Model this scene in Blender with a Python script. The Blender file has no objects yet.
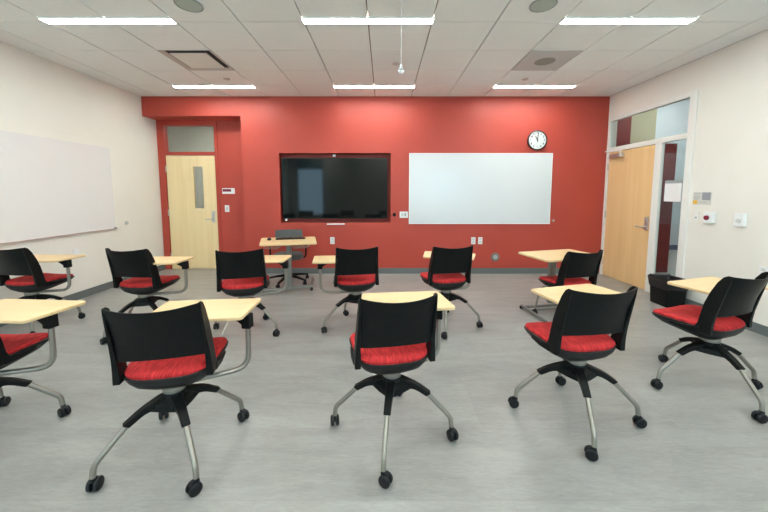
import bpy, bmesh, math, random
from mathutils import Vector, Matrix
random.seed(4)
PI = math.pi
S = bpy.context.scene
COL = S.collection
HC, CEIL = 1.4277, 3.0458
YB, YA, YR = 5.61, 5.95, -2.7          # back wall, alcove back, rear wall
XL, XR = -4.104, 3.8165

# ---------------------------------------------------------------- materials
def mat(name, col, rough=.5, metal=0, spec=.5, emit=None, estr=0):
    m = bpy.data.materials.new(name); m.use_nodes = True
    b = m.node_tree.nodes['Principled BSDF']
    b.inputs['Base Color'].default_value = (*col, 1)
    b.inputs['Roughness'].default_value = rough
    b.inputs['Metallic'].default_value = metal
    b.inputs['Specular IOR Level'].default_value = spec
    if emit:
        b.inputs['Emission Color'].default_value = (*emit, 1)
        b.inputs['Emission Strength'].default_value = estr
    return m

def noisy(m, c1, c2, scale=(1, 1, 1), nscale=5, detail=4, lo=.35, hi=.65, bump=0, bscale=None, bdist=.002, rough_var=None, distortion=0):
    nt = m.node_tree; N = nt.nodes; L = nt.links; b = N['Principled BSDF']
    tc = N.new('ShaderNodeTexCoord'); mp = N.new('ShaderNodeMapping'); mp.inputs['Scale'].default_value = scale
    L.new(tc.outputs['Object'], mp.inputs['Vector'])
    n = N.new('ShaderNodeTexNoise'); n.inputs['Scale'].default_value = nscale; n.inputs['Detail'].default_value = detail
    n.inputs['Distortion'].default_value = distortion
    L.new(mp.outputs[0], n.inputs['Vector'])
    r = N.new('ShaderNodeValToRGB'); r.color_ramp.elements[0].position = lo; r.color_ramp.elements[1].position = hi
    r.color_ramp.elements[0].color = (*c1, 1); r.color_ramp.elements[1].color = (*c2, 1)
    L.new(n.outputs['Fac'], r.inputs['Fac']); L.new(r.outputs['Color'], b.inputs['Base Color'])
    if bump:
        n2 = N.new('ShaderNodeTexNoise'); n2.inputs['Scale'].default_value = bscale or nscale; n2.inputs['Detail'].default_value = 3
        L.new(tc.outputs['Object'] if bscale else mp.outputs[0], n2.inputs['Vector'])
        bp = N.new('ShaderNodeBump'); bp.inputs['Strength'].default_value = bump; bp.inputs['Distance'].default_value = bdist
        L.new(n2.outputs['Fac'], bp.inputs['Height']); L.new(bp.outputs[0], b.inputs['Normal'])
    return m

M = {}
M['red'] = noisy(mat('red wall paint', (.5, .06, .045), .5), (.44, .054, .034), (.465, .059, .038), nscale=2, bump=.15, bscale=120, bdist=.001)
M['cream'] = noisy(mat('cream wall paint', (.8, .77, .7), .55), (.80, .78, .715), (.83, .81, .745), nscale=1.5, bump=.15, bscale=120, bdist=.001)
M['tile'] = noisy(mat('acoustic tile', (.7, .7, .67), .9), (.84, .855, .83), (.89, .905, .88), nscale=90, detail=2, bump=.3, bscale=200, bdist=.001)
M['grid'] = mat('ceiling grid shadow gap', (.25, .16, .13), .8)
M['white_frame'] = mat('white door frame paint', (.80, .80, .76), .4)
M['red_frame'] = mat('red door frame paint', (.45, .056, .035), .35)
M['base'] = mat('grey rubber baseboard', (.13, .15, .15), .5)
M['board'] = mat('whiteboard enamel', (.68, .71, .73), .17)
M['board2'] = mat('lavender grey whiteboard enamel', (.80, .79, .78), .22)
M['alu'] = mat('brushed aluminium', (.6, .6, .6), .35, .9)
M['tray'] = mat('board tray', (.55, .42, .38), .4, .2)
M['screen'] = mat('dark glass screen', (.004, .006, .006), .06, 0, .25)
M['bezel'] = mat('black bezel', (.01, .01, .01), .3)
M['black'] = noisy(mat('black textured plastic', (.012, .013, .014), .42, 0, .14), (.005, .006, .006), (.008, .009, .009), nscale=60, bump=.15, bscale=600, bdist=.0005)
M['dark'] = mat('charcoal shell plastic', (.016, .016, .016), .5, 0, .25)
M['wheel'] = mat('black nylon wheel', (.006, .007, .009), .4, 0, .3)
M['steel'] = mat('satin nickel tube', (.32, .305, .27), .38, .8)
M['hub'] = mat('grey cast hub', (.22, .225, .21), .4, .5)
M['white'] = mat('white plastic', (.82, .84, .84), .4)
M['greyp'] = mat('grey plastic', (.33, .36, .36), .5)
M['chairgrey'] = mat('grey upholstery', (.085, .09, .09), .8)
M['liner'] = noisy(mat('black bin liner', (.006, .006, .007), .3), (.004, .004, .005), (.012, .012, .013), nscale=25, bump=.6, bscale=40, bdist=.006)
M['led'] = mat('led diffuser', (1, 1, 1), .5, emit=(.94, 1.0, .955), estr=35.5)
M['ledframe'] = mat('fixture trim', (.85, .85, .82), .5)
M['speaker'] = mat('speaker grille', (.42, .48, .42), .7)
M['plaque'] = mat('diffuser plate', (.78, .76, .70), .6)
M['diffframe'] = mat('diffuser frame', (.60, .52, .48), .6)
M['slot'] = mat('dark duct', (.03, .03, .03), .8)
M['perf'] = noisy(mat('perforated return grille', (.40, .38, .37), .7), (.50, .50, .49), (.56, .56, .55), nscale=300, detail=1)
M['ductshade'] = mat('painted duct shade', (.27, .27, .23), .8)  # darkness seen through the perforations, put into the colour
M['maroon'] = mat('maroon knob', (.20, .01, .03), .4)
M['yellow'] = mat('yellow mark', (.85, .50, .04), .5)
M['signgrey'] = mat('grey sign block', (.30, .31, .34), .4)
M['signlight'] = mat('light sign plate', (.62, .62, .58), .4)
M['paper'] = mat('white paper', (.80, .81, .82), .7)
M['olive'] = mat('olive cream paint', (.50, .47, .33), .6)
M['bluebase'] = mat('blue grey baseboard', (.10, .16, .25), .5)
M['pale'] = mat('pale blue white paint', (.72, .79, .85), .6)
M['corrfloor'] = mat('corridor floor', (.5, .5, .48), .3)
M['red_dark'] = mat('deep red paint', (.20, .025, .025), .5)
M['clockface'] = mat('clock face', (.62, .64, .64), .3)
M['ink'] = mat('black ink', (.02, .02, .02), .5)
M['faint'] = mat('grey ink', (.25, .26, .27), .5)
M['blind'] = mat('roller blind', (.25, .38, .42), .8)

def wood(name, a, b, along, rough=.35, k=1):
    m = mat(name, a, rough)
    sc = {'z': (9, 9, .5), 'x': (.8, 12, 12)}[along]
    return noisy(m, a, b, scale=tuple(s*k for s in sc), nscale=1.3, detail=6, lo=.3, hi=.7, distortion=.6)
M['door_wood'] = wood('maple door veneer', (.76, .50, .235), (.84, .58, .30), 'z')
M['door_wood2'] = wood('pale maple door veneer', (.84, .64, .34), (.90, .71, .41), 'z')
M['lam'] = wood('maple laminate', (.71, .51, .265), (.76, .57, .32), 'x', .4)

def fabric():
    m = mat('red streaked fabric', (.5, .03, .035), .85, 0, .3)
    return noisy(m, (.30, .010, .012), (.62, .036, .038), scale=(30, 5, 5), nscale=4, detail=5, lo=.3, hi=.7, bump=.5, bdist=.002)
M['fabric'] = fabric()

def floor_mat():
    m = mat('grey vinyl floor', (.3, .3, .29), .33, 0, .6)
    nt = m.node_tree; N = nt.nodes; L = nt.links; b = N['Principled BSDF']
    tc = N.new('ShaderNodeTexCoord')
    def noise(sc, s, d, dist=0):
        mp = N.new('ShaderNodeMapping'); mp.inputs['Scale'].default_value = sc; L.new(tc.outputs['Object'], mp.inputs['Vector'])
        n = N.new('ShaderNodeTexNoise'); n.inputs['Scale'].default_value = s; n.inputs['Detail'].default_value = d
        n.inputs['Distortion'].default_value = dist
        L.new(mp.outputs[0], n.inputs['Vector']); return n
    a = noise((.8, 3.2, 1), 2.2, 7, .8)
    c = noise((1, 5, 1), 14, 5, 1.2)
    mx = N.new('ShaderNodeMix'); mx.data_type = 'FLOAT'; mx.inputs[0].default_value = .42
    L.new(a.outputs['Fac'], mx.inputs[2]); L.new(c.outputs['Fac'], mx.inputs[3])
    r = N.new('ShaderNodeValToRGB'); r.color_ramp.elements[0].position = .34; r.color_ramp.elements[1].position = .66
    r.color_ramp.elements[0].color = (.245, .243, .230, 1); r.color_ramp.elements[1].color = (.345, .343, .325, 1)
    L.new(mx.outputs[0], r.inputs['Fac'])
    # plank pattern: very faint tone steps
    bk = N.new('ShaderNodeTexBrick'); bk.inputs['Scale'].default_value = 1; bk.inputs['Brick Width'].default_value = 1.2
    bk.inputs['Row Height'].default_value = .46; bk.inputs['Mortar Size'].default_value = .0012
    bk.inputs['Color1'].default_value = (.96, .96, .96, 1); bk.inputs['Color2'].default_value = (1.04, 1.04, 1.04, 1); bk.inputs['Mortar'].default_value = (.85, .85, .85, 1)
    L.new(tc.outputs['Object'], bk.inputs['Vector'])
    mul = N.new('ShaderNodeMix'); mul.data_type = 'RGBA'; mul.blend_type = 'MULTIPLY'; mul.inputs[0].default_value = 1
    L.new(r.outputs['Color'], mul.inputs[6]); L.new(bk.outputs['Color'], mul.inputs[7]); L.new(mul.outputs[2], b.inputs['Base Color'])
    bp = N.new('ShaderNodeBump'); bp.inputs['Strength'].default_value = .25; bp.inputs['Distance'].default_value = .002
    L.new(c.outputs['Fac'], bp.inputs['Height']); L.new(bp.outputs[0], b.inputs['Normal'])
    return m
M['floor'] = floor_mat()

def glass_mat():
    m = bpy.data.materials.new('clear glass'); m.use_nodes = True
    nt = m.node_tree; N = nt.nodes; L = nt.links
    for n in list(N): N.remove(n)
    o = N.new('ShaderNodeOutputMaterial'); t = N.new('ShaderNodeBsdfTransparent'); g = N.new('ShaderNodeBsdfGlossy')
    t.inputs[0].default_value = (.93, .96, .95, 1); g.inputs['Roughness'].default_value = .02
    f = N.new('ShaderNodeLayerWeight'); f.inputs[0].default_value = .5
    pw = N.new('ShaderNodeMath'); pw.operation = 'POWER'; L.new(f.outputs['Facing'], pw.inputs[0]); pw.inputs[1].default_value = 5
    ml = N.new('ShaderNodeMath'); ml.operation = 'MULTIPLY_ADD'; L.new(pw.outputs[0], ml.inputs[0]); ml.inputs[1].default_value = .9; ml.inputs[2].default_value = .035
    mx = N.new('ShaderNodeMixShader'); L.new(ml.outputs[0], mx.inputs[0]); L.new(t.outputs[0], mx.inputs[1]); L.new(g.outputs[0], mx.inputs[2])
    L.new(mx.outputs[0], o.inputs[0]); return m
M['glass'] = glass_mat()

# ---------------------------------------------------------------- mesh building
class MB:
    def __init__(s): s.bm = bmesh.new()
    def box(s, x0, x1, y0, y1, z0, z1):
        v = [s.bm.verts.new(p) for p in ((x0,y0,z0),(x1,y0,z0),(x1,y1,z0),(x0,y1,z0),(x0,y0,z1),(x1,y0,z1),(x1,y1,z1),(x0,y1,z1))]
        for f in ((0,3,2,1),(4,5,6,7),(0,1,5,4),(1,2,6,5),(2,3,7,6),(3,0,4,7)): s.bm.faces.new([v[i] for i in f])
        return s
    def rings(s, rings, cap0=True, cap1=True, closed=True):
        R = [[s.bm.verts.new(p) for p in r] for r in rings]
        n = len(R[0])
        for a, b in zip(R, R[1:]):
            for i in range(n if closed else n-1):
                j = (i+1) % n; s.bm.faces.new((a[i], a[j], b[j], b[i]))
        if cap0: s.bm.faces.new(R[0][::-1])
        if cap1: s.bm.faces.new(R[-1])
        return s
    def lathe(s, prof, c=(0,0,0), n=24, axis='z'):
        rings = []
        for r, h in prof:
            ring = []
            for i in range(n):
                a = 2*PI*i/n; u, w = max(r, 1e-4)*math.cos(a), max(r, 1e-4)*math.sin(a)
                p = {'z': (u, w, h), 'x': (h, u, w), 'y': (w, h, u)}[axis]
                ring.append((c[0]+p[0], c[1]+p[1], c[2]+p[2]))
            rings.append(ring)
        return s.rings(rings)
    def tube(s, pts, r, n=12, fillet=0, rr=None):
        P = [Vector(p) for p in pts]
        if fillet:
            Q = [P[0]]
            for i in range(1, len(P)-1):
                d0 = (P[i-1]-P[i]); d1 = (P[i+1]-P[i])
                f = min(fillet, d0.length*.49, d1.length*.49)
                a = P[i]+d0.normalized()*f; b = P[i]+d1.normalized()*f
                for k in range(7):
                    t = k/6; Q.append(a*(1-t)**2+P[i]*2*t*(1-t)+b*t*t)
            Q.append(P[-1]); P = Q
        rings = []; up = None
        for i, p in enumerate(P):
            t = (P[min(i+1, len(P)-1)]-P[max(i-1, 0)]).normalized()
            if up is None:
                up = Vector((0,0,1)) if abs(t.z) < .9 else Vector((0,1,0))
            u = (up - t*up.dot(t)).normalized(); w = t.cross(u); up = u
            q = rr[i] if rr else r
            rings.append([p+u*q*math.cos(2*PI*k/n)+w*q*math.sin(2*PI*k/n) for k in range(n)])
        return s.rings(rings)
    def sweep(s, secs):
        # rectangular sections: (centre, half width vec, half height vec)
        return s.rings([[c-w-h, c+w-h, c+w+h, c-w+h] for c, w, h in [(Vector(a), Vector(b), Vector(d)) for a, b, d in secs]])
    def prism(s, poly, z0, z1, axis='z'):
        def P(p, z): return (p[0], p[1], z) if axis == 'z' else ((p[0], z, p[1]) if axis == 'y' else (z, p[0], p[1]))
        return s.rings([[P(p, z0) for p in poly], [P(p, z1) for p in poly]])
    def build(s, name, m, parent=None, smooth=35, bevel=0, loc=None, rz=0, seg=2):
        bmesh.ops.recalc_face_normals(s.bm, faces=s.bm.faces)
        me = bpy.data.meshes.new(name); s.bm.to_mesh(me); s.bm.free()
        me.materials.append(M[m] if isinstance(m, str) else m)
        if smooth:
            me.polygons.foreach_set('use_smooth', [True]*len(me.polygons)); me.set_sharp_from_angle(angle=math.radians(smooth))
        o = bpy.data.objects.new(name, me); COL.objects.link(o)
        if parent: o.parent = parent
        if loc: o.location = loc
        o.rotation_euler.z = rz
        if bevel:
            b = o.modifiers.new('bevel', 'BEVEL'); b.width = bevel; b.segments = seg; b.limit_method = 'ANGLE'; b.angle_limit = math.radians(40)
            b.harden_normals = False
        return o

def roundpoly(pts, r, n=5):
    out = []
    for i, p in enumerate(pts):
        a = Vector(pts[i-1])-Vector(p); b = Vector(pts[(i+1) % len(pts)])-Vector(p); p = Vector(p)
        f = min(r, a.length*.45, b.length*.45); A = p+a.normalized()*f; B = p+b.normalized()*f
        for k in range(n+1):
            t = k/n; out.append(tuple(A*(1-t)**2+p*2*t*(1-t)+B*t*t))
    return out

def tag(o, label=None, cat=None, group=None, kind=None):
    if label: o['label'] = label
    if cat: o['category'] = cat
    if group: o['group'] = group
    if kind: o['kind'] = kind
    return o
def empty(name, loc, rz=0, label=None, cat=None, group=None):
    o = bpy.data.objects.new(name, None); COL.objects.link(o); o.location = loc; o.rotation_euler.z = rz; o.empty_display_size = .1
    return tag(o, label, cat, group)
def struct(name, mb, m, label=None, cat='wall', **k):
    return tag(mb.build(name, m, smooth=0, **k), label, cat, None, 'structure')
def text(name, body, size, m, parent, matrix, ext=.0008, align='CENTER'):
    cu = bpy.data.curves.new(name, 'FONT'); cu.body = body; cu.size = size; cu.extrude = ext; cu.offset = .0015; cu.align_x = align; cu.align_y = 'CENTER'
    t = bpy.data.objects.new(name, cu); COL.objects.link(t)
    dg = bpy.context.evaluated_depsgraph_get(); me = bpy.data.meshes.new_from_object(t.evaluated_get(dg))
    bpy.data.objects.remove(t); me.materials.clear(); me.materials.append(M[m])
    return me

# ---------------------------------------------------------------- room shell
def grid_wall(mb, rects): 
    for r in rects: mb.box(*r)
    return mb
struct('floor', MB().box(XL-.12, XR+.14, YR-.12, YA+.02, -.1, 0), 'floor', 'grey vinyl plank floor with streaky pattern', 'floor')

# back wall with bulkhead above the door alcove and a niche for the screen
AX, AZ = -2.44, 2.725
NX0, NX1, NZ0, NZ1, ND = -1.804, .114, .906, 2.105, .22
w = MB()
w.box(XL, AX, YB, YA+.14, AZ, CEIL)                                # bulkhead over the alcove
w.box(AX, NX0, YB, YA+.14, 0, CEIL).box(NX1, XR, YB, YB+.3, 0, CEIL)
w.box(NX0, NX1, YB, YB+.3, 0, NZ0).box(NX0, NX1, YB, YB+.3, NZ1, CEIL).box(NX0, NX1, YB+ND, YB+.3, NZ0, NZ1)
w.box(-3.02, AX, YA, YA+.14, 0, AZ)                                # alcove back, right of the door
struct('wall_back', w, 'red', 'red painted end wall with bulkhead and screen niche')
# left wall
struct('wall_left', MB().box(XL-.12, XL, YR, YA+.14, 0, CEIL), 'cream', 'cream painted wall with long whiteboard')
# right wall with door opening
DY0, DY1, DZ = 4.03, 5.59, 2.675
w = MB(); w.box(XR, XR+.14, YR, DY0, 0, CEIL).box(XR, XR+.14, DY1, YB+.2, 0, CEIL).box(XR, XR+.14, DY0, DY1, DZ, CEIL)
struct('wall_right', w, 'cream', 'cream painted wall around the glazed door')
# rear wall with two windows
WIN = [(-3.75, -2.6, .45, 2.85), (1.2, 3.5, .9, 2.85)]
w = MB(); xs = [XL, -3.75, -2.6, 1.2, 3.5, XR]
w.box(xs[0], xs[1], YR-.14, YR, 0, CEIL).box(xs[2], xs[3], YR-.14, YR, 0, CEIL).box(xs[4], xs[5], YR-.14, YR, 0, CEIL)
for a, b, c, d in WIN: w.box(a, b, YR-.14, YR, 0, c).box(a, b, YR-.14, YR, d, CEIL)
struct('wall_rear', w, 'cream', 'cream wall behind the camera with two windows')
for i, (a, b, c, d) in enumerate(WIN):
    f = MB(); t = .05
    f.box(a, a+t, YR-.1, YR-.02, c, d).box(b-t, b, YR-.1, YR-.02, c, d).box(a+t, b-t, YR-.1, YR-.02, c, c+t).box(a+t, b-t, YR-.1, YR-.02, d-t, d)
    wf = struct('window_%d' % (i+1), f, 'alu', 'aluminium framed window in the rear wall', 'window')
    MB().box(a+t, b-t, YR-.065, YR-.06, c+t, d-t).build('pane', 'glass', wf, smooth=0)
    bl = MB().box(a+t, b-t, YR-.05, YR-.045, d-.42, d-t).build('roller_blind', 'blind', wf, smooth=0)
    L = bpy.data.lights.new('window portal', 'AREA'); L.shape = 'RECTANGLE'; L.size = b-a; L.size_y = d-c; L.cycles.is_portal = True
    lo = bpy.data.objects.new('window_daylight', L); COL.objects.link(lo); lo.location = ((a+b)/2, YR-.12, (c+d)/2); lo.rotation_euler = (PI/2, 0, 0)

# baseboards
bh = .10
struct('baseboard_back', MB().box(AX, XR-.02, YB-.012, YB, 0, bh), 'base', 'grey baseboard along the red wall', 'baseboard')
struct('baseboard_left', MB().box(XL, XL+.012, YR, YA, 0, bh), 'base', 'grey baseboard along the left wall', 'baseboard')
struct('baseboard_right', MB().box(XR-.012, XR, YR, DY0, 0, bh), 'base', 'grey baseboard along the right wall', 'baseboard')
struct('baseboard_alcove', MB().box(-3.02, AX, YA-.012, YA, 0, bh), 'base', 'grey baseboard in the door alcove', 'baseboard')

# ceiling: tiles in a grid with shadow gaps
GX0, GY0, GW = -.151, 3.226, .61
gx = [XL]+[GX0+GW*k for k in range(-6, 7) if XL+.03 < GX0+GW*k < XR-.03]+[XR]
gy = [YR]+[GY0+GW*k for k in range(-12, 5) if YR+.03 < GY0+GW*k < YB-.03]+[YB]
c = MB()
VENT = (-2.586, 3.836)   # corner of the cell that holds the supply diffuser
for i in range(len(gx)-1):
    for j in range(len(gy)-1):
        if abs(gx[i]-(GX0-4*GW)) < .01 and abs(gy[j]-(GY0+GW)) < .01: continue
        c.box(gx[i]+(.006 if i else 0), gx[i+1]-.006, gy[j]+.004, gy[j+1]-.004, CEIL, CEIL+.02)
ceil = struct('ceiling', c, 'tile', 'suspended ceiling of pale square acoustic tiles', 'ceiling')
MB().box(XL-.12, XR+.14, YR-.14, YA+.14, CEIL+.025, CEIL+.1).build('grid', 'grid', ceil, smooth=0)

# ---------------------------------------------------------------- doors
def hinge_mb(x0, x1, y0, y1, z): return MB().box(x0, x1, y0, y1, z-.055, z+.055)
# left door in the alcove
f = MB(); y0, y1 = YA-.015, YA+.11
f.box(-4.104, -3.985, y0, y1, 0, AZ).box(-3.075, -3.02, y0, y1, 0, AZ).box(-3.985, -3.075, y0, y1, 2.635, AZ).box(-3.985, -3.075, y0, y1, 2.108, 2.165)
f.box(-3.985, -3.965, YA+.05, y1, 0, 2.108)
d1 = struct('door_1', f, 'red_frame', 'maple door in red frame inside the left alcove', 'door', bevel=.003)
lf = MB()
lx0, lx1, ly0, ly1 = -3.972, -3.085, YA+.0, YA+.045
gx0, gx1, gz0, gz1 = -3.49, -3.315, 1.14, 1.90
lf.box(lx0, gx0, ly0, ly1, .008, 2.10).box(gx1, lx1, ly0, ly1, .008, 2.10).box(gx0, gx1, ly0, ly1, .008, gz0).box(gx0, gx1, ly0, ly1, gz1, 2.10)
leaf = lf.build('door_leaf', 'door_wood2', d1, smooth=0)
MB().box(gx0, gx1, ly0+.018, ly0+.026, gz0, gz1).build('vision_glass', 'glass', leaf, smooth=0)
MB().box(gx0+.045, gx0+.05, ly0+.008, ly0+.018, gz0, gz1).build('glazing_bead', 'alu', leaf, smooth=0)
h = MB().box(-3.18, -3.125, ly0-.012, ly0, .88, 1.09); h.tube([(-3.155, ly0-.01, .94), (-3.155, ly0-.055, .94), (-3.28, ly0-.055, .94)], .01, fillet=.02)
h.lathe([(.02, -.02), (.02, 0)], (-3.155, ly0-.008, 1.04), 16, 'y')
h.build('door_handle', 'alu', leaf, bevel=.002)
for z in (1.86, 1.06, .25): hinge_mb(-3.99, -3.968, ly0-.012, ly0+.002, z).build('hinge', 'alu', leaf, smooth=0)
MB().box(-3.985, -3.075, YA+.05, YA+.058, 2.165, 2.635).build('transom_glass', 'glass', d1, smooth=0)

# right door with sidelight and transom
f = MB(); x0, x1 = XR-.012, XR+.05
f.box(x0, x1, 4.03, 4.13, 0, DZ).box(x0, x1, 5.54, DY1, 0, DZ).box(x0, x1, 4.13, 5.54, 2.615, DZ)
f.box(x0, x1, 4.13, 5.54, 2.108, 2.178).box(x0, XR+.03, 4.487, 4.6, 0, 2.108).box(x0, x1, 4.13, 4.487, 0, .10)
d2 = struct('door_2', f, 'white_frame', 'maple door in white frame with sidelight and transom', 'door', bevel=.003)
dx0, dx1 = XR+.004, XR+.048
leaf2 = MB().box(dx0, dx1, 4.604, 5.536, .008, 2.102).build('door_leaf', 'door_wood', d2, smooth=0)
h = MB().box(dx0-.012, dx0, 4.635, 4.70, .885, 1.075); h.tube([(dx0-.01, 4.67, .93), (dx0-.06, 4.67, .93), (dx0-.06, 4.80, .93)], .01, fillet=.02)
h.lathe([(.02, -.018), (.02, 0)], (dx0-.008, 4.667, 1.03), 16, 'x')
h.build('door_handle', 'alu', leaf2, bevel=.002)
for z in (1.86, 1.06, .25): hinge_mb(dx0-.018, dx0, 5.528, 5.55, z).build('hinge', 'alu', leaf2, smooth=0)
cl = MB().box(dx0-.055, dx0, 5.20, 5.48, 2.0, 2.06)
cl.tube([(dx0-.03, 5.24, 2.06), (dx0-.03, 5.24, 2.10)], .012).tube([(dx0-.03, 5.24, 2.095), (dx0-.16, 5.42, 2.10), (dx0-.03, 5.5, 2.125)], .008)
cl.lathe([(.035, 0), (.035, .055)], (dx0-.03, 5.235, 2.003), 16)
cl.build('door_closer', 'alu', leaf2, bevel=.004)
MB().box(XR+.010, XR+.016, 4.13, 5.54, 2.178, 2.615).build('transom_glass', 'glass', d2, smooth=0)
MB().box(XR+.010, XR+.016, 4.13, 4.487, .10, 2.108).build('sidelight_glass', 'glass', d2, smooth=0)
pn = empty('paper_notice', (XR+.005, 4.285, 1.45), 0, 'white paper notice with grey header taped to the sidelight glass', 'notice')
MB().box(-.002, .002, -.125, .125, -.14, .10).build('sheet', 'paper', pn, smooth=0)
MB().box(-.003, .002, -.125, .125, .10, .14).build('header', 'greyp', pn, smooth=0)

# corridors beyond the doors
w = MB().box(-6, XL-.12, YA+.04, YA+.14, 0, CEIL).box(-6, -1.8, 8.2, 8.3, 0, CEIL).box(-6, -5.9, YA+.14, 8.2, 0, CEIL).box(-1.9, -1.8, YA+.14, 8.2, 0, CEIL)  # first box: unseen front wall added to stop sky light leaking in
struct('wall_corridor_left', w, 'cream', 'pale corridor wall seen through the alcove door glass')
struct('floor_corridor_left', MB().box(-6, -1.8, YA+.02, 8.3, -.1, 0), 'corrfloor', 'corridor floor behind the alcove door', 'floor')
struct('ceiling_corridor_left', MB().box(-6, -1.8, YA+.14, 8.3, CEIL, CEIL+.1), 'tile', 'corridor ceiling behind the alcove door', 'ceiling')
struct('floor_corridor_right', MB().box(XR+.14, 11, 1.5, 8.2, -.1, 0), 'corrfloor', 'pale corridor floor beyond the glazed door', 'floor')
struct('ceiling_corridor_right', MB().box(XR+.14, 11, 1.5, 8.2, 3.8, 3.9), 'tile', 'corridor ceiling beyond the glazed door', 'ceiling')
struct('wall_corridor_end', MB().box(6.6, 11, 8.0, 8.2, 0, 3.8).box(10.9, 11, 1.5, 8.0, 0, 3.8).box(XR+.14, 11, 1.4, 1.5, 0, 3.8).box(XR+.1, XR+.14, 1.4, 8.2, CEIL, 3.8).box(XR+.1, XR+.14, YB+.2, 8.2, 0, CEIL), 'pale', 'pale blue white corridor wall beyond the glazed door')
struct('wall_corridor_olive', MB().box(6.0, 6.6, 8.0, 8.2, 0, 3.8), 'olive', 'olive cream corridor wall seen through the transom')
struct('wall_corridor_red', MB().box(XR+.14, 6.0, 8.0, 8.2, 0, 3.8).box(XR+.14, 5.1, 5.70, 5.85, 0, 2.28), 'red_dark', 'deep red corridor wall seen through the sidelight')
struct('baseboard_corridor', MB().box(6.0, 10.9, 7.985, 8.0, 0, .12), 'bluebase', 'blue grey corridor baseboard', 'baseboard')

# ---------------------------------------------------------------- ceiling fixtures
def ceiling_light(x, y):
    t = empty('ceiling_light', (x, y, CEIL)); hw, hl = .044, .61
    fr = MB().box(-hl-.008, hl+.008, -hw-.008, -hw, -.012, .0).box(-hl-.008, hl+.008, hw, hw+.008, -.012, 0).box(-hl-.008, -hl, -hw, hw, -.012, 0).box(hl, hl+.008, -hw, hw, -.012, 0)
    fr.build('frame', 'ledframe', t, smooth=0)
    MB().box(-hl, hl, -hw, hw, -.010, -.002).build('diffuser', 'led', t, smooth=0)
    return t
proto = None
names = {(0, 3): 'leftmost of the three long linear lights in the nearer ceiling row', (1, 3): 'middle linear light in the nearer ceiling row, crossed by the hanging cable',
         (2, 3): 'rightmost linear light in the nearer ceiling row', (0, 4): 'leftmost short looking linear light close to the red wall, above the alcove side',
         (1, 4): 'middle linear light close to the red wall, above the screen', (2, 4): 'rightmost linear light close to the red wall, above the whiteboard'}
for j, y in enumerate([GY0-GW*9, GY0-GW*6, GY0-GW*3, GY0-.035, GY0+GW*3+.03]):
    for i, x in enumerate([GX0-4*GW, GX0, GX0+4*GW]):
        if proto is None: proto = o = ceiling_light(x, y)
        else:
            o = proto.copy(); COL.objects.link(o); o.location = (x, y, CEIL)
            for ch in proto.children:
                k = ch.copy(); COL.objects.link(k); k.parent = o
        tag(o, names.get((i, j), 'linear ceiling light behind the viewpoint, %s column, %s row' % (('left', 'middle', 'right')[i], ('rear', 'second', 'overhead')[min(j, 2)])), 'ceiling light', 'linear ceiling lights')
# unseen lights added to brighten the corridors behind the door glass
for nm, x, y, st in (('left', -3.4, 7.1, 1), ('right', 6.6, 6.9, 1), ('right', 6.0, 4.3, 1)):
    t = empty('corridor_fill_light', (x, y, 3.799 if nm == 'right' else CEIL-.001), 0, 'unseen light added to brighten the %s corridor%s' % (nm, ' by the door' if y < 5 else ''), 'ceiling light')
    MB().box(-.6, .6, -(.035 if nm == 'left' else .06), .035 if nm == 'left' else .06, -.012, 0).build('diffuser', 'led', t, smooth=0)

# supply diffuser
t = empty('air_diffuser', (GX0-3.5*GW, GY0+1.5*GW, CEIL), 0, 'square supply air diffuser with dark slot around its plate, left side of ceiling', 'air vent')
a, b = .302, .235
f = MB(); f.rings([[(-a,-a,-.004),(a,-a,-.004),(a,a,-.004),(-a,a,-.004)], [(-b,-b,.03),(b,-b,.03),(b,b,.03),(-b,b,.03)]], False, False)
f.rings([[(-a,-a,-.004),(a,-a,-.004),(a,a,-.004),(-a,a,-.004)], [(-a,-a,.03),(a,-a,.03),(a,a,.03),(-a,a,.03)]], False, False)
f.build('frame', 'diffframe', t, smooth=0)
MB().box(-b-.03, b+.03, -b-.03, b+.03, .0185, .024).build('duct', 'slot', t, smooth=0)
MB().box(-.215, .215, -.222, .212, -.006, .006).build('plate', 'plaque', t, smooth=0, bevel=.004)
# return grille
t = empty('return_grille', (GX0+3.5*GW, GY0+1.5*GW, CEIL), 0, 'grey perforated return air grille with dark disc painted as duct shade, right side of ceiling', 'air vent')
MB().box(-.298, .298, -.298, .298, -.006, 0).build('panel', 'perf', t, smooth=0)
MB().lathe([(.12, -.0072), (.12, -.006)], n=40).build('duct_shade_disc', 'ductshade', t, smooth=0)  # disc on the panel face, its dark colour paints the shaded duct behind
for x, lb in ((-1.68, 'round greenish grey ceiling speaker, left one, cut by the top edge'), (1.37, 'round greenish grey ceiling speaker, right one, cut by the top edge')):
    t = empty('ceiling_speaker', (x, 2.93, CEIL), 0, lb, 'speaker', 'ceiling speakers')
    MB().lathe([(.108, -.003), (.112, -.012), (.104, -.016), (.101, -.012), (.101, -.003)], n=40).build('ring', 'greyp', t)
    MB().lathe([(.099, -.004), (.099, -.012), (.05, -.017), (.0, -.018)], n=40).build('grille', 'speaker', t)
for x, y, lb in ((-2.244, 4.759, 'small round sprinkler cover on ceiling, left one beside the air diffuser'), (.145, 4.216, 'round ceiling sensor beside the hanging cable end'), (2.015, 4.771, 'small round sprinkler cover on ceiling, right one beyond the return grille')):
    tag(MB().lathe([(.045, 0), (.045, -.006), (.03, -.014), (0, -.016)], n=24).build('sprinkler', 'diffframe', loc=(x, y, CEIL)), lb, 'sprinkler')
t = empty('pendant_microphone', (.148, 2.874, CEIL), 0, 'small white bell shaped pickup hanging from ceiling on a thin white cable', 'microphone')
MB().lathe([(.03, 0), (.03, -.01), (.008, -.02), (0, -.02)]).build('canopy', 'white', t)
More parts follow.
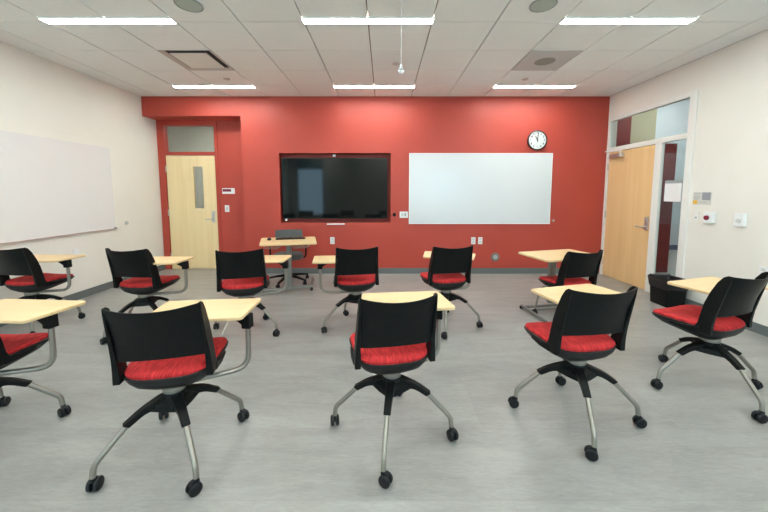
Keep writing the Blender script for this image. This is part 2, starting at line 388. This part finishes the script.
MB().tube([(0, 0, -.015), (0, 0, -.53)], .0028, 8).build('cable', 'white', t)
MB().lathe([(.004, -.52), (.010, -.53), (.012, -.55), (.026, -.57), (.028, -.585), (.015, -.60), (0, -.60)]).build('bell', 'white', t)
MB().lathe([(.0285, -.568), (.0285, -.576)]).build('band', 'greyp', t)

# ---------------------------------------------------------------- back wall things
t = empty('wall_display', (-.855, YB+.10, 1.5), 0, 'large flat black display recessed in the red wall niche', 'screen')
MB().box(-.915, .915, -.07, 0, -.525, .525).build('housing', 'bezel', t, smooth=0, bevel=.004)
MB().box(-.35, .35, 0, ND-.10, -.2, .2).build('wall_mount', 'bezel', t, smooth=0)
MB().box(-.905, .905, -.0745, -.07, -.512, .515).build('screen', 'screen', t, smooth=0)
tag(MB().box(-.022, .022, -.03, .03, -.018, .018).build('webcam', 'greyp', loc=(-.858, YB+.025, 2.06), bevel=.004), 'tiny grey camera on top of the large display', 'camera')
tag(MB().box(-.016, .016, -.003, .003, -.016, .016).build('sticker', 'white', loc=(-1.71, YB+.02, .955), smooth=0), 'small white square sticker at lower left corner of display', 'sticker')
tag(MB().box(-.155, .155, -.035, 0, -.012, .012).build('connection_shelf', 'white', loc=(-.84, YB, .882), bevel=.004), 'thin white strip ledge on red wall under the display', 'ledge')
def plate(name, loc, w, h, m, label, cat, axis='y', kind='switch', group=None):
    t = empty(name, loc, 0 if axis == 'y' else (-PI/2 if axis == 'x' else PI/2), label, cat, group)
    MB().box(-w/2, w/2, -.008, 0, -h/2, h/2).build('cover', m, t, smooth=0, bevel=.003)
    if kind == 'outlet':
        for s in (-1, 1): 
            MB().box(-w*.24, w*.24, -.0105, -.008, s*h*.2-h*.12, s*h*.2+h*.12).build('socket', 'greyp' if False else 'signlight', t, smooth=0, bevel=.002)
    elif kind == 'switch':
        MB().box(-w*.22, w*.22, -.012, -.008, -h*.28, h*.28).build('rocker', 'signlight', t, smooth=0, bevel=.002)
    return t
plate('control_plate', (.345, YB, 1.045), .145, .11, 'white', 'white wall control plate between display and whiteboard', 'wall plate', kind='none')
ct = bpy.data.objects['control_plate']
MB().box(-.045, -.005, -.0095, -.008, -.03, .03).build('button_panel', 'signlight', ct, smooth=0)
MB().box(.012, .04, -.0095, -.008, -.028, .03).build('button_panel', 'greyp', ct, smooth=0)
tag(MB().lathe([(.028, 0), (.030, -.012), (.02, -.03), (0, -.033)], n=20, axis='y').build('wall_bumper', 'black', loc=(.178, YB, 1.045)), 'small black round stud on red wall beside the display', 'stud')
tag(MB().lathe([(.024, 0), (.024, -.01), (.014, -.03), (0, -.032)], n=20, axis='y').build('wall_bumper', 'alu', loc=(2.952, YB, .943)), 'small silver round stud on red wall at right end of whiteboard', 'stud')
plate('wall_outlet', (-.905, YB, .59), .078, .122, 'white', 'white wall outlet on red wall below the display', 'outlet', kind='outlet')
plate('wall_outlet', (1.568, YB, .588), .075, .122, 'white', 'white wall outlet under the whiteboard, left of the pair', 'outlet', kind='outlet')
plate('wall_outlet', (1.69, YB, .588), .075, .122, 'white', 'white wall plate under the whiteboard, right of the pair', 'outlet', kind='outlet')
t = empty('round_wall_cover', (1.96, YB, .297), 0, 'round grey metal floor level cover plate on red wall', 'wall cover')
MB().lathe([(.076, 0), (.076, -.008), (.066, -.014), (0, -.014)], n=32, axis='y').build('cover', 'hub', t)
MB().lathe([(.04, -.014), (.038, -.02), (0, -.02)], n=24, axis='y').build('cap', 'alu', t)

t = empty('whiteboard', (1.66, YB, 1.493), 0, 'large white wall whiteboard on the red wall', 'whiteboard')
W2, H2 = 1.228, .608
MB().box(-W2+.006, W2-.006, -.016, 0, -H2+.006, H2-.006).build('writing_surface', 'board', t, smooth=0)
MB().box(-W2, W2, -.02, 0, H2-.012, H2).box(-W2, W2, -.02, 0, -H2, -H2+.012).box(-W2, -W2+.012, -.02, 0, -H2+.012, H2-.012).box(W2-.012, W2, -.02, 0, -H2+.012, H2-.012).build('frame', 'white', t, smooth=0)
t = empty('whiteboard', (XL+.001, 3.1, 1.49), 0, 'large pale lavender whiteboard with tray rail on the left cream wall', 'whiteboard')
MB().box(0, .016, -1.78, 1.78, -.6, .6).build('writing_surface', 'board2', t, smooth=0)
MB().box(0, .028, -1.79, 1.79, -.612, -.6).build('tray', 'tray', t, smooth=0)
MB().box(.016, .034, 1.75, 1.79, -.612, -.585).build('tray_end', 'greyp', t, smooth=0)

# clock
t = empty('wall_clock', (2.605, YB, 2.315), 0, 'round black rimmed wall clock with white face, above the whiteboard corner', 'clock')
MB().lathe([(.155, 0), (.165, -.02), (.165, -.045), (.152, -.05), (.148, -.04), (.148, -.02)], n=48, axis='y').build('rim', 'bezel', t)
MB().lathe([(.149, -.01), (.149, -.036)], n=48, axis='y').build('face', 'clockface', t)
for k in range(1, 13):
    me = text('n', str(k), .042, 'ink', None, None); a = PI/2-k*PI/6
    me.transform(Matrix.Rotation(PI/2, 4, 'X')); o = bpy.data.objects.new('numeral', me); COL.objects.link(o); o.parent = t
    o.location = (.118*math.cos(a), -.0372, .118*math.sin(a))
def hand(ang, ln, wd, y, nm, m):
    a = math.radians(ang); d = Vector((math.sin(a), 0, math.cos(a))); n = Vector((d.z, 0, -d.x))*wd
    s0 = -d*.02; e = d*ln
    mb = MB(); mb.rings([[s0-n+Vector((0,y,0)), s0+n+Vector((0,y,0)), s0+n+Vector((0,y-.001,0)), s0-n+Vector((0,y-.001,0))], [e-n*.8+Vector((0,y,0)), e+n*.8+Vector((0,y,0)), e+n*.8+Vector((0,y-.001,0)), e-n*.8+Vector((0,y-.001,0))]])
    return mb.build(nm, m, t, smooth=0)
hand(-28, .078, .009, -.0375, 'hour_hand', 'ink'); hand(5, .118, .007, -.039, 'minute_hand', 'ink'); hand(185, .05, .003, -.0405, 'second_hand', 'ink')
MB().lathe([(.007, -.036), (.007, -.043)], n=16, axis='y').build('hub', 'ink', t)

# alcove wall things
t = empty('room_sign', (-2.855, YA, 1.458), 0, 'small white plate with maroon window on red alcove wall beside the door', 'sign')
MB().box(-.115, .115, -.008, 0, -.052, .052).build('plate', 'white', t, smooth=0, bevel=.002)
MB().box(-.105, .05, -.011, -.008, -.012, .036).build('insert', 'maroon', t, smooth=0)
plate('light_switch', (-2.895, YA, 1.135), .08, .125, 'white', 'white light switch on red alcove wall beside the door', 'switch')
# right wall things
t = empty('room_sign', (XR, 3.875, 1.36), -PI/2, 'grey wall sign plate with yellow square beside the sidelight', 'sign')
MB().box(-.11, .11, -.006, 0, -.075, .075).build('plate', 'signlight', t, smooth=0, bevel=.002)
MB().box(.005, .105, -.008, -.006, -.02, .07).build('dark_block', 'signgrey', t, smooth=0)
MB().box(-.105, -.05, -.008, -.006, -.068, -.025).build('yellow_square', 'yellow', t, smooth=0)
lines = MB()
for z, ln in ((.055, .08), (.025, .07), (.005, .085), (-.01, .06)): lines.box(-.10, -.10+ln, -.0075, -.006, z-.0025, z+.0025)
lines.box(-.03, .06, -.0075, -.006, -.05, -.045)
lines.build('lettering', 'greyp', t, smooth=0)
t = empty('wall_jack', (XR, 3.925, 1.138), -PI/2, 'cream blank wall plate with small round button under the sign plate', 'wall plate')
MB().box(-.037, .037, -.007, 0, -.058, .058).build('cover', 'white_frame', t, smooth=0, bevel=.002)
MB().lathe([(.01, -.007), (.01, -.012), (0, -.012)], (0, 0, -.012), 16, 'y').build('button', 'greyp', t)
t = empty('wall_timer', (XR, 3.745, 1.14), -PI/2, 'white wall unit with maroon round button', 'wall control')
MB().box(-.055, .055, -.045, 0, -.062, .062).build('housing', 'white', t, smooth=0, bevel=.008)
MB().lathe([(.028, -.045), (.026, -.058), (0, -.058)], (-.012, 0, -.005), 20, 'y').build('button', 'maroon', t)
t = empty('thermostat', (XR, 3.425, 1.138), -PI/2, 'white thermostat with round dial, nearest the camera on the right wall', 'thermostat')
MB().box(-.052, .052, -.035, 0, -.07, .07).build('housing', 'white', t, smooth=0, bevel=.008)
MB().lathe([(.024, -.035), (.022, -.045), (0, -.045)], (0, 0, -.01), 20, 'y').build('dial', 'signlight', t)
plate('wall_outlet', (XR, 3.18, .63), .075, .12, 'white', 'white wall outlet low on the right wall behind the armchair tablet', 'outlet', axis='x', kind='outlet')
plate('wall_outlet', (XL, 4.238, .641), .08, .08, 'white', 'white wall outlet low on the left cream wall', 'outlet', axis='-x', kind='none')
tag(MB().lathe([(.028, 0), (.028, .01), (.016, .035), (0, .037)], n=20, axis='x').build('wall_bumper', 'alu', loc=(XL, 5.105, .947)), 'small silver round stud on the left cream wall beyond the whiteboard', 'stud')

# ---------------------------------------------------------------- waste bin
t = empty('waste_bin', (3.63, 4.03, 0), 0, 'black rectangular waste bin with black liner beside the glazed door', 'waste bin')
def rr(hx, hy, z, r=.03): return [(p[0], p[1], z) for p in roundpoly([(-hx,-hy),(hx,-hy),(hx,hy),(-hx,hy)], r)]
MB().rings([rr(.115, .135, 0), rr(.128, .152, .33), rr(.122, .146, .33), rr(.11, .13, .012)], True, True).build('bin_body', 'black', t)
lm = MB(); rings = []
for k, (g, z) in enumerate([(.004, .22), (.009, .28), (.014, .335), (.010, .352), (-.006, .348), (-.014, .30), (-.03, .06)]):
    ring = rr(.128+g-(.33-min(z,.33))*.04, .152+g-(.33-min(z,.33))*.05, z)
    rings.append([(x+random.uniform(-.003, .003), y+random.uniform(-.003, .003), zz+(random.uniform(-.012, .012) if k < 4 else 0)) for x, y, zz in ring])
lm.rings(rings, False, True).build('bin_liner', 'liner', t)

# ---------------------------------------------------------------- student chairs
def outline(a, b, c, n, e, yc, rearflat=1):
    P = []
    for i in range(n):
        t = 2*PI*i/n; x = math.copysign(abs(math.cos(t))**(2/e), math.cos(t)); y = math.copysign(abs(math.sin(t))**(2/e), math.sin(t))
        P.append((a*x*(1+.06*y), b*y+yc))
    return P
def seat_ring(s, z, dy=0, fl=0):
    o = outline(.226, .212, 0, 48, 4.0, 0)
    R = []
    for x, y in o:
        yy = y*s+.084+dy; zz = z
        if yy > .2: zz -= (yy-.2)**2*1.2*fl
        if z < .48: zz += .09*max(0, yy-.02)*(.48-z)/.06
        zz += .35*(x*s)**2*fl                       # edges lift a little
        R.append((x*s, yy, zz))
    return R
def make_seat_meshes():
    sh = MB().rings([seat_ring(.2, .396, -.05, 0), seat_ring(.55, .402, -.03, .2), seat_ring(.84, .430, -.006, .6), seat_ring(.95, .456, -.002, .9), seat_ring(1.0, .478, 0, 1), seat_ring(1.01, .487, 0, 1), seat_ring(.985, .492, 0, 1), seat_ring(.9, .485, 0, 1)])
    cu = MB().rings([seat_ring(.93, .484, .0, 1), seat_ring(.975, .492, .0, 1), seat_ring(.982, .503, .0, 1), seat_ring(.945, .514, .0, 1), seat_ring(.86, .521, .0, 1), seat_ring(.6, .520, 0, .8), seat_ring(.25, .517, 0, .3)])
    return sh, cu
def back_mb():
    mb = MB(); nu, nv = 18, 10; rings = []
    th = .011
    def P(u, v, off):
        z = .597+v*(.893-.597); z -= .016*(1-u*u)*v - .004*(1-u*u)*(1-v)
        x = u*(.205-.008*math.sin(v*PI)+.002*v)
        ys = -.103-.072*v**1.3
        y = ys - .058*(1-abs(u)**2.2)*(0.45+.55*v)
        return Vector((x, y-off, z))
    F = [[P(-1+2*i/nu, j/nv, 0) for i in range(nu+1)] for j in range(nv+1)]
    B = [[P(-1+2*i/nu, j/nv, th) for i in range(nu+1)] for j in range(nv+1)]
    for j in range(nv+1): rings.append(F[j]+B[j][::-1])
    mb.rings(rings)
    # side flanges that wrap down to the seat shell
    for s in (-1, 1):
        secs = []
        for z, x, yr, dep, th2 in ((.893, .203, -.184, .022, .006), (.880, .204, -.183, .042, .007), (.84, .205, -.176, .062, .008), (.76, .207, -.158, .078, .010), (.68, .208, -.139, .083, .015), (.60, .210, -.121, .078, .021), (.54, .211, -.112, .078, .027), (.50, .212, -.110, .095, .029), (.476, .212, -.110, .12, .028)):
            secs.append(((s*x, yr+dep/2, z), (th2/2+.002, 0, 0), (0, dep/2, 0)))
        mb.sweep(secs)
        # shoulder joining flange to the seat rim
        mb.sweep([((s*.222, -.05, .494), (.009, 0, 0), (0, 0, .022)), ((s*.229, .04, .482), (.007, 0, 0), (0, 0, .014)), ((s*.229, .13, .484), (.004, 0, 0), (0, 0, .008))])
    return mb
def caster_mb():
    mb = MB()
    for s in (-1, 1):
        mb.lathe([(.012, s*.006), (.028, s*.006), (.031, s*.010), (.031, s*.020), (.026, s*.025), (.012, s*.027), (0, s*.027)], (0, -.012, .031), 20, 'x')
    mb.lathe([(.009, .05), (.011, .085)], n=12)
    mb.sweep([((0, -.030, .050), (.006, 0, 0), (0, 0, .007)), ((0, -.005, .066), (.012, 0, 0), (0, 0, .010)), ((0, .012, .058), (.008, 0, 0), (0, 0, .008))])
    mb.lathe([(.010, -.007), (.010, .007)], (0, -.012, .031), 12, 'x')
    return mb
def base_mb():
    mb = MB()
    mb.lathe([(.045, .285), (.058, .300), (.060, .345), (.050, .366), (0, .366)], n=24)
    for k in range(4):
        a = k*PI/2; d = Vector((math.cos(a), math.sin(a), 0)); n = Vector((-d.y, d.x, 0)); z = Vector((0, 0, 1))
        mb.sweep([(d*.02+z*.335, n*.030, z*.024), (d*.07+z*.328, n*.027, z*.022), (d*.135+z*.309, n*.022, z*.018), (d*.162+z*.296, n*.020, (z+d*.5).normalized()*.016), (d*.216+z*.262, n*.0185, (z*.6+d*.8).normalized()*.016)])
        # sloping web plate between neighbouring arms
        e = Vector((math.cos(a+PI/2), math.sin(a+PI/2), 0))
        mb.rings([[d*.04+e*.02+z*.30, d*.128+z*.290, (d+e)*.066+z*.288, e*.128+z*.290, e*.04+d*.02+z*.30], [d*.04+e*.02+z*.352, d*.128+z*.318, (d+e)*.056+z*.322, e*.128+z*.318, e*.04+d*.02+z*.352]])
    return mb
def leg_mb():
    return MB().tube([(.20, 0, .274), (.343, 0, .130), (.350, 0, .074)], .0135, 14, fillet=.022)
MESH = {}
sh, cu = make_seat_meshes()
TAB = roundpoly([(-.266, .165), (.266, .165), (.29, -.165), (-.29, -.165)], .028)

def bracket_mb(inward, depth=.15):
    """black wedge bracket under the tablet, at the post; inward = unit vector towards tablet centre"""
    d = Vector((inward[0], inward[1], 0)); n = Vector((-d.y, d.x, 0)); z = Vector((0, 0, 1))
    mb = MB(); prof = [(-.022, .722), (-.024, .64), (.024, .64), (.026, .665), (.048, .680), (.09, .702), (depth, .713), (depth, .722)]
    mb.rings([[d*a+z*b-n*.026 for a, b in prof], [d*a+z*b+n*.026 for a, b in prof]])
    return mb

proto_root = None
def swivel_chair(loc, yaw, baserot, tab, tabrot, post, label, castrot=(20, 75, 140, -60), name='tablet_arm_chair', noarm=False, dz=0, armz=.390):
    global proto_root
    root = empty(name, (loc[0], loc[1], 0), math.radians(yaw), label, 'chair', 'tablet arm chairs with red seats')
    if proto_root is None:
        parts = [sh.build('seat_shell', 'dark', root), cu.build('seat_cushion', 'fabric', root), back_mb().build('backrest', 'black', root, bevel=.003),
                 MB().lathe([(.036, .36), (.054, .364), (.056, .392), (.060, .395), (.064, .41), (.060, .43), (0, .43)], n=28).build('swivel_hub', 'hub', root),
                 base_mb().build('base_frame', 'black', root, bevel=.005)]
        lg = leg_mb().build('leg', 'steel', root); cs = caster_mb().build('caster', 'wheel', lg, bevel=.0015)
        proto_root = dict(parts=parts, leg=lg, caster=cs)
        legs = [(lg, cs)]
    else:
        parts = []
        for p in proto_root['parts']:
            k = p.copy(); COL.objects.link(k); k.parent = root; parts.append(k)
        legs = []
    br = math.radians(baserot-yaw)
    parts[4].rotation_euler.z = br
    while len(legs) < 4:
        l = proto_root['leg'].copy(); COL.objects.link(l); l.parent = root
        q = proto_root['caster'].copy(); COL.objects.link(q); q.parent = l; legs.append((l, q))
    for k, (l, q) in enumerate(legs):
        l.rotation_euler.z = br+k*PI/2; q.location = (.350, 0, 0); q.rotation_euler.z = math.radians(castrot[k])
    # tablet arm in the chair's own frame
    inv = Matrix.Rotation(-math.radians(yaw), 2)
    def loc2(p): v = inv @ Vector((p[0]-loc[0], p[1]-loc[1])); return Vector((v.x, v.y, 0))
    tc, pc = loc2(tab), loc2(post)
    z = Vector((0, 0, 1)); pd = pc.normalized()
    arm = MB().tube([pd*.03+z*armz, pc*.55+z*armz, pc+z*(armz+.01), pc+z*.655], .0145, 14, fillet=.11)
    arm.lathe([(.058, .378), (.058, .398), (.035, .418)], n=24)
    arm.build('tablet_arm', 'steel', root)
    inn = (tc-pc); inn = inn.normalized() if inn.length > .01 else Vector((1, 0, 0))
    bracket_mb(inn).build('tablet_bracket', 'black', root, bevel=.004, loc=(pc.x, pc.y, 0))
    if 'tab' not in MESH:
        tb = MB().prism(TAB, .722, .742).build('writing_tablet', 'lam', root, bevel=.005, seg=3, smooth=50); MESH['tab'] = tb
    else:
        tb = MESH['tab'].copy(); COL.objects.link(tb); tb.parent = root
    tb.location = (tc.x, tc.y, 0); tb.rotation_euler.z = math.radians(tabrot-yaw)
    return root

swivel_chair((-1.143, 1.67), 12.4, 45, (-1.07, 1.865), 186, (-.80, 1.83), 'black shelled chair, front row left, seen whole with its tablet to the right', (15, 80, -35, 10))
swivel_chair((.046, 1.81), 11.3, -8, (.13, 2.02), 6, (.345, 1.97), 'black shelled chair with red seat, middle of the front row, seen squarely from behind', (30, 60, 20, 160))
swivel_chair((1.217, 1.95), 7.3, -15, (1.345, 2.17), 15, (1.55, 2.14), 'black shelled chair with red seat, front row right of centre, tablet sticking out both sides', (100, 30, 100, -10))
swivel_chair((-2.345, 1.75), 5, 36, (-2.19, 1.86), 176, (-1.955, 1.83), 'chair cut by the left edge in the front row, mostly its tablet and seat visible', (30, 70, 0, 0))
swivel_chair((2.36, 2.248), 17.3, 0, (2.49, 2.37), 17, (2.66, 2.44), 'black shelled chair with red seat at far right, turned beside the cream wall', (20, 80, 100, 0))
swivel_chair((-3.70, 3.307), -6.8, 45, (-3.60, 3.38), 180, (-3.35, 3.36), 'black shelled chair at the left edge in the second row, beside the left wall', (90, 0, 0, 60))
swivel_chair((-2.466, 3.236), -5.5, 61, (-2.33, 3.27), 182, (-2.06, 3.29), 'black shelled chair in the second row, in front of the alcove door', (0, 30, 0, 60))
swivel_chair((-1.415, 3.19), 15.1, -12, (-1.295, 3.34), 184, (-1.03, 3.32), 'black shelled chair in the second row, left of the instructor table', (0, 0, 30, 70))
swivel_chair((-.295, 3.33), 9.5, 27, (-.46, 3.33), 184, (-.665, 3.29), 'black shelled chair in the second row with tablet at its left, below the display', (0, 0, 0, 40))
swivel_chair((.67, 3.392), 11.4, -11, (.72, 3.53), 165, (.93, 3.45), 'black shelled chair in the second row, below the left part of the whiteboard', (20, 0, 60, 0))

# ---------------------------------------------------------------- four legged chair pushed in at the side desk
root = empty('desk_chair', (2.05, 3.46, 0), math.radians(14), 'black shelled chair with red seat pushed up to the side desk near the glazed door', 'chair')
for p, nm in zip(proto_root['parts'][:3], ('seat_shell', 'seat_cushion', 'backrest')):
    k = p.copy(); k.name = nm; COL.objects.link(k); k.parent = root; k.location = (0, 0, -.062)
for sx, sy in ((-1, 1), (1, 1), (-1, -1), (1, -1)):
    lg = MB().tube([(sx*.06, sy*.10+.03, .362), (sx*.185, sy*.15+.03, .375), (sx*.205, sy*.20+.03, .30), (sx*.225, sy*.235+.03, .078)], .0115, 12, fillet=.05).build('leg', 'steel', root)
    q = proto_root['caster'].copy(); COL.objects.link(q); q.parent = lg; q.location = (sx*.225, sy*.235+.03, 0); q.rotation_euler.z = random.uniform(0, 3)

# ---------------------------------------------------------------- desks
def desk(name, label, poly, ztop, col, cross, runners, wheels, mtl='hub', basket=None, colw=.042):
    """poly: plan of the top in world metres; col: column plan point; cross: list of bars; runners: list of bars"""
    cx, cy = col; t = empty(name, (cx, cy, 0), 0, label, 'desk')
    L = lambda p: (p[0]-cx, p[1]-cy)
    MB().prism(roundpoly([L(p) for p in poly], .05), ztop-.024, ztop).build('desk_top', 'lam', t, bevel=.006, seg=3, smooth=50)
    MB().box(-colw, colw, -.03, .03, .07, ztop-.06).build('column', mtl, t, bevel=.008)
    MB().box(-.10, .10, -.05, .05, ztop-.06, ztop-.024).build('top_mount', 'black', t, bevel=.006)
    f = MB(); z = Vector((0, 0, 1))
    for (a, b, zz, hw, hh) in cross+runners:
        a = Vector((*L(a), zz)); b = Vector((*L(b), zz)); d = (b-a).normalized(); n = Vector((-d.y, d.x, 0))
        f.sweep([(a, n*hw, z*hh), (b, n*hw, z*hh)])
    f.build('foot_frame', mtl, t, bevel=.006)
    for p in wheels:
        q = L(p); MB().lathe([(.012, -.014), (.021, -.014), (.021, .014), (.012, .014)], (0, 0, .021), 16, 'x').lathe([(.008, .035), (.008, .05)], n=10).build('caster', 'wheel', t, loc=(q[0], q[1], 0), rz=random.uniform(0, 3))
    if basket:
        for s, (ex, ey) in basket:
            e = L((ex, ey)); w = MB()
            for k in range(3):
                o = .05*k
                w.tube([(e[0], e[1]+o*1.5, ztop-.03), (e[0], e[1]+o*1.5, ztop-.085), (e[0]+s*.19, e[1]+o*1.5+.04, ztop-.085), (e[0]+s*.19, e[1]+o*1.5+.04, ztop-.03)], .004, 8, fillet=.03)
            w.build('wire_tray', 'steel', t)
    return t
Tp = [(-1.86, 4.85), (-1.08, 5.02), (-.915, 4.35), (-1.645, 4.20)]
desk('instructor_desk', 'narrow pedestal desk with pale maple top holding a keyboard and mouse, before the red wall', Tp, .745, (-1.36, 4.555),
     [((-1.69, 4.43), (-1.07, 4.65), .055, .022, .016)], [((-1.69, 4.41), (-1.80, 4.90), .055, .018, .014), ((-1.065, 4.63), (-1.155, 5.12), .055, .018, .014)],
     [(-1.685, 4.40), (-1.80, 4.90), (-1.06, 4.62), (-1.155, 5.12)], basket=[(-1, (-1.46, 4.35)), (1, (-1.26, 4.42))], colw=.032)
Kp = [(1.585, 3.80), (2.33, 4.00), (2.47, 3.54), (1.71, 3.30)]
desk('side_desk', 'pedestal desk with maple top and dark column near the glazed door', Kp, .725, (2.07, 3.90),
     [((1.72, 3.80), (2.42, 3.92), .05, .018, .014), ((1.735, 3.70), (2.43, 3.84), .045, .014, .010)], [((1.70, 3.88), (1.755, 3.37), .04, .014, .013), ((2.40, 4.10), (2.47, 3.60), .04, .018, .015)],
     [(1.70, 3.87), (1.755, 3.38), (2.40, 4.09), (2.47, 3.61)], mtl='hub')

kb = empty('keyboard', (-1.38, 4.73, .745), math.radians(12), 'thin black keyboard lying along the back of the instructor desk', 'keyboard')
MB().box(-.21, .21, -.06, .06, 0, .016).build('case', 'bezel', kb, smooth=0, bevel=.004)
k = MB()
for r in range(5):
    for cc in range(15): k.box(-.2+cc*.0267, -.2+cc*.0267+.022, -.05+r*.02, -.05+r*.02+.016, .016, .020)
k.build('keys', 'black', kb, smooth=0)
ms = MB().rings([[(.030*s*math.cos(a), .05*s*math.sin(a), z) for a in [2*PI*i/20 for i in range(20)]] for s, z in ((.95, 0), (1, .012), (.85, .026), (.5, .035), (.1, .037))]).build('computer_mouse', 'bezel', loc=(-1.66, 4.62, .745), rz=.2)
tag(ms, 'small black computer mouse on the left side of the instructor desk', 'mouse')

# instructor chair: grey, five star base, facing the camera
t = empty('office_chair', (-1.52, 5.05, 0), math.radians(192), 'dark grey office chair with arms behind the instructor desk', 'chair')
def gr(s, z, dy=0): return [(x*s*1.05, y*s*1.05+dy, z) for x, y in outline(.225, .215, 0, 40, 3.5, 0)]
MB().rings([gr(.6, .375), gr(.93, .39), gr(1, .42), gr(.97, .455), gr(.85, .47), gr(.3, .468)]).build('seat', 'chairgrey', t)
mb = MB(); rings = []
for j in range(9):
    v = j/8; z = .55+.265*v; F = []; B = []
    for i in range(13):
        u = -1+i/6; x = u*.218; y = -.20-.05*v-.05*(1-u*u); F.append(Vector((x, y, z))); B.append(Vector((x, y-.03, z)))
    rings.append(F+B[::-1])
mb.rings(rings); mb.build('backrest', 'chairgrey', t, bevel=.008)
MB().sweep([((0, -.05, .39), (.03, 0, 0), (0, 0, .008)), ((0, -.24, .40), (.03, 0, 0), (0, .006, .006)), ((0, -.275, .52), (.03, 0, 0), (0, .008, 0)), ((0, -.27, .62), (.03, 0, 0), (0, .008, 0))]).build('back_support', 'black', t)
for s in (-1, 1):
    a = MB().tube([(s*.18, .0, .39), (s*.27, .0, .40), (s*.275, -.02, .60), (s*.265, -.02, .655)], .013, 10, fillet=.04).build('armrest', 'black', t)
    MB().box(s*.265-.035, s*.265+.035, -.14, .10, .655, .68).build('arm_pad', 'black', a, smooth=0, bevel=.01)
MB().lathe([(.035, .09), (.035, .14), (.026, .14), (.026, .34), (.018, .34), (.018, .37), (.09, .37), (.09, .38)], n=20).build('gas_column', 'black', t)
for k in range(5):
    a = math.radians(-100+72*k-192); d = Vector((math.cos(a), math.sin(a), 0)); n = Vector((-d.y, d.x, 0)); z = Vector((0, 0, 1))
    lg = MB().sweep([(d*.02+z*.12, n*.026, z*.022), (d*.18+z*.105, n*.020, z*.016), (d*.345+z*.075, n*.016, z*.012)]).build('leg', 'black', t, bevel=.004)
    q = proto_root['caster'].copy(); COL.objects.link(q); q.parent = lg; q.location = d*.335; q.scale = (.95, .95, .95); q.rotation_euler.z = random.uniform(0, 3)

# ---------------------------------------------------------------- world, camera, colour
W = bpy.data.worlds.new('daylight'); S.world = W; W.use_nodes = True
bg = W.node_tree.nodes['Background']; bg.inputs[0].default_value = (.52, .78, 1.0, 1); bg.inputs[1].default_value = 4.0

cd = bpy.data.cameras.new('camera'); cam = bpy.data.objects.new('camera', cd); COL.objects.link(cam); S.camera = cam
cd.sensor_fit = 'HORIZONTAL'; cd.sensor_width = 36; cd.lens = 36*322.35/768; cd.shift_y = (221.59-256)/768
cd.clip_start = .05; cam.location = (0, 0, HC); cam.rotation_euler = (PI/2-.0895, 0, 0)
S.view_settings.view_transform = 'Standard'; S.view_settings.look = 'None'; S.view_settings.gamma = 1
S.view_settings.use_curve_mapping = False
S.view_settings.exposure = .90
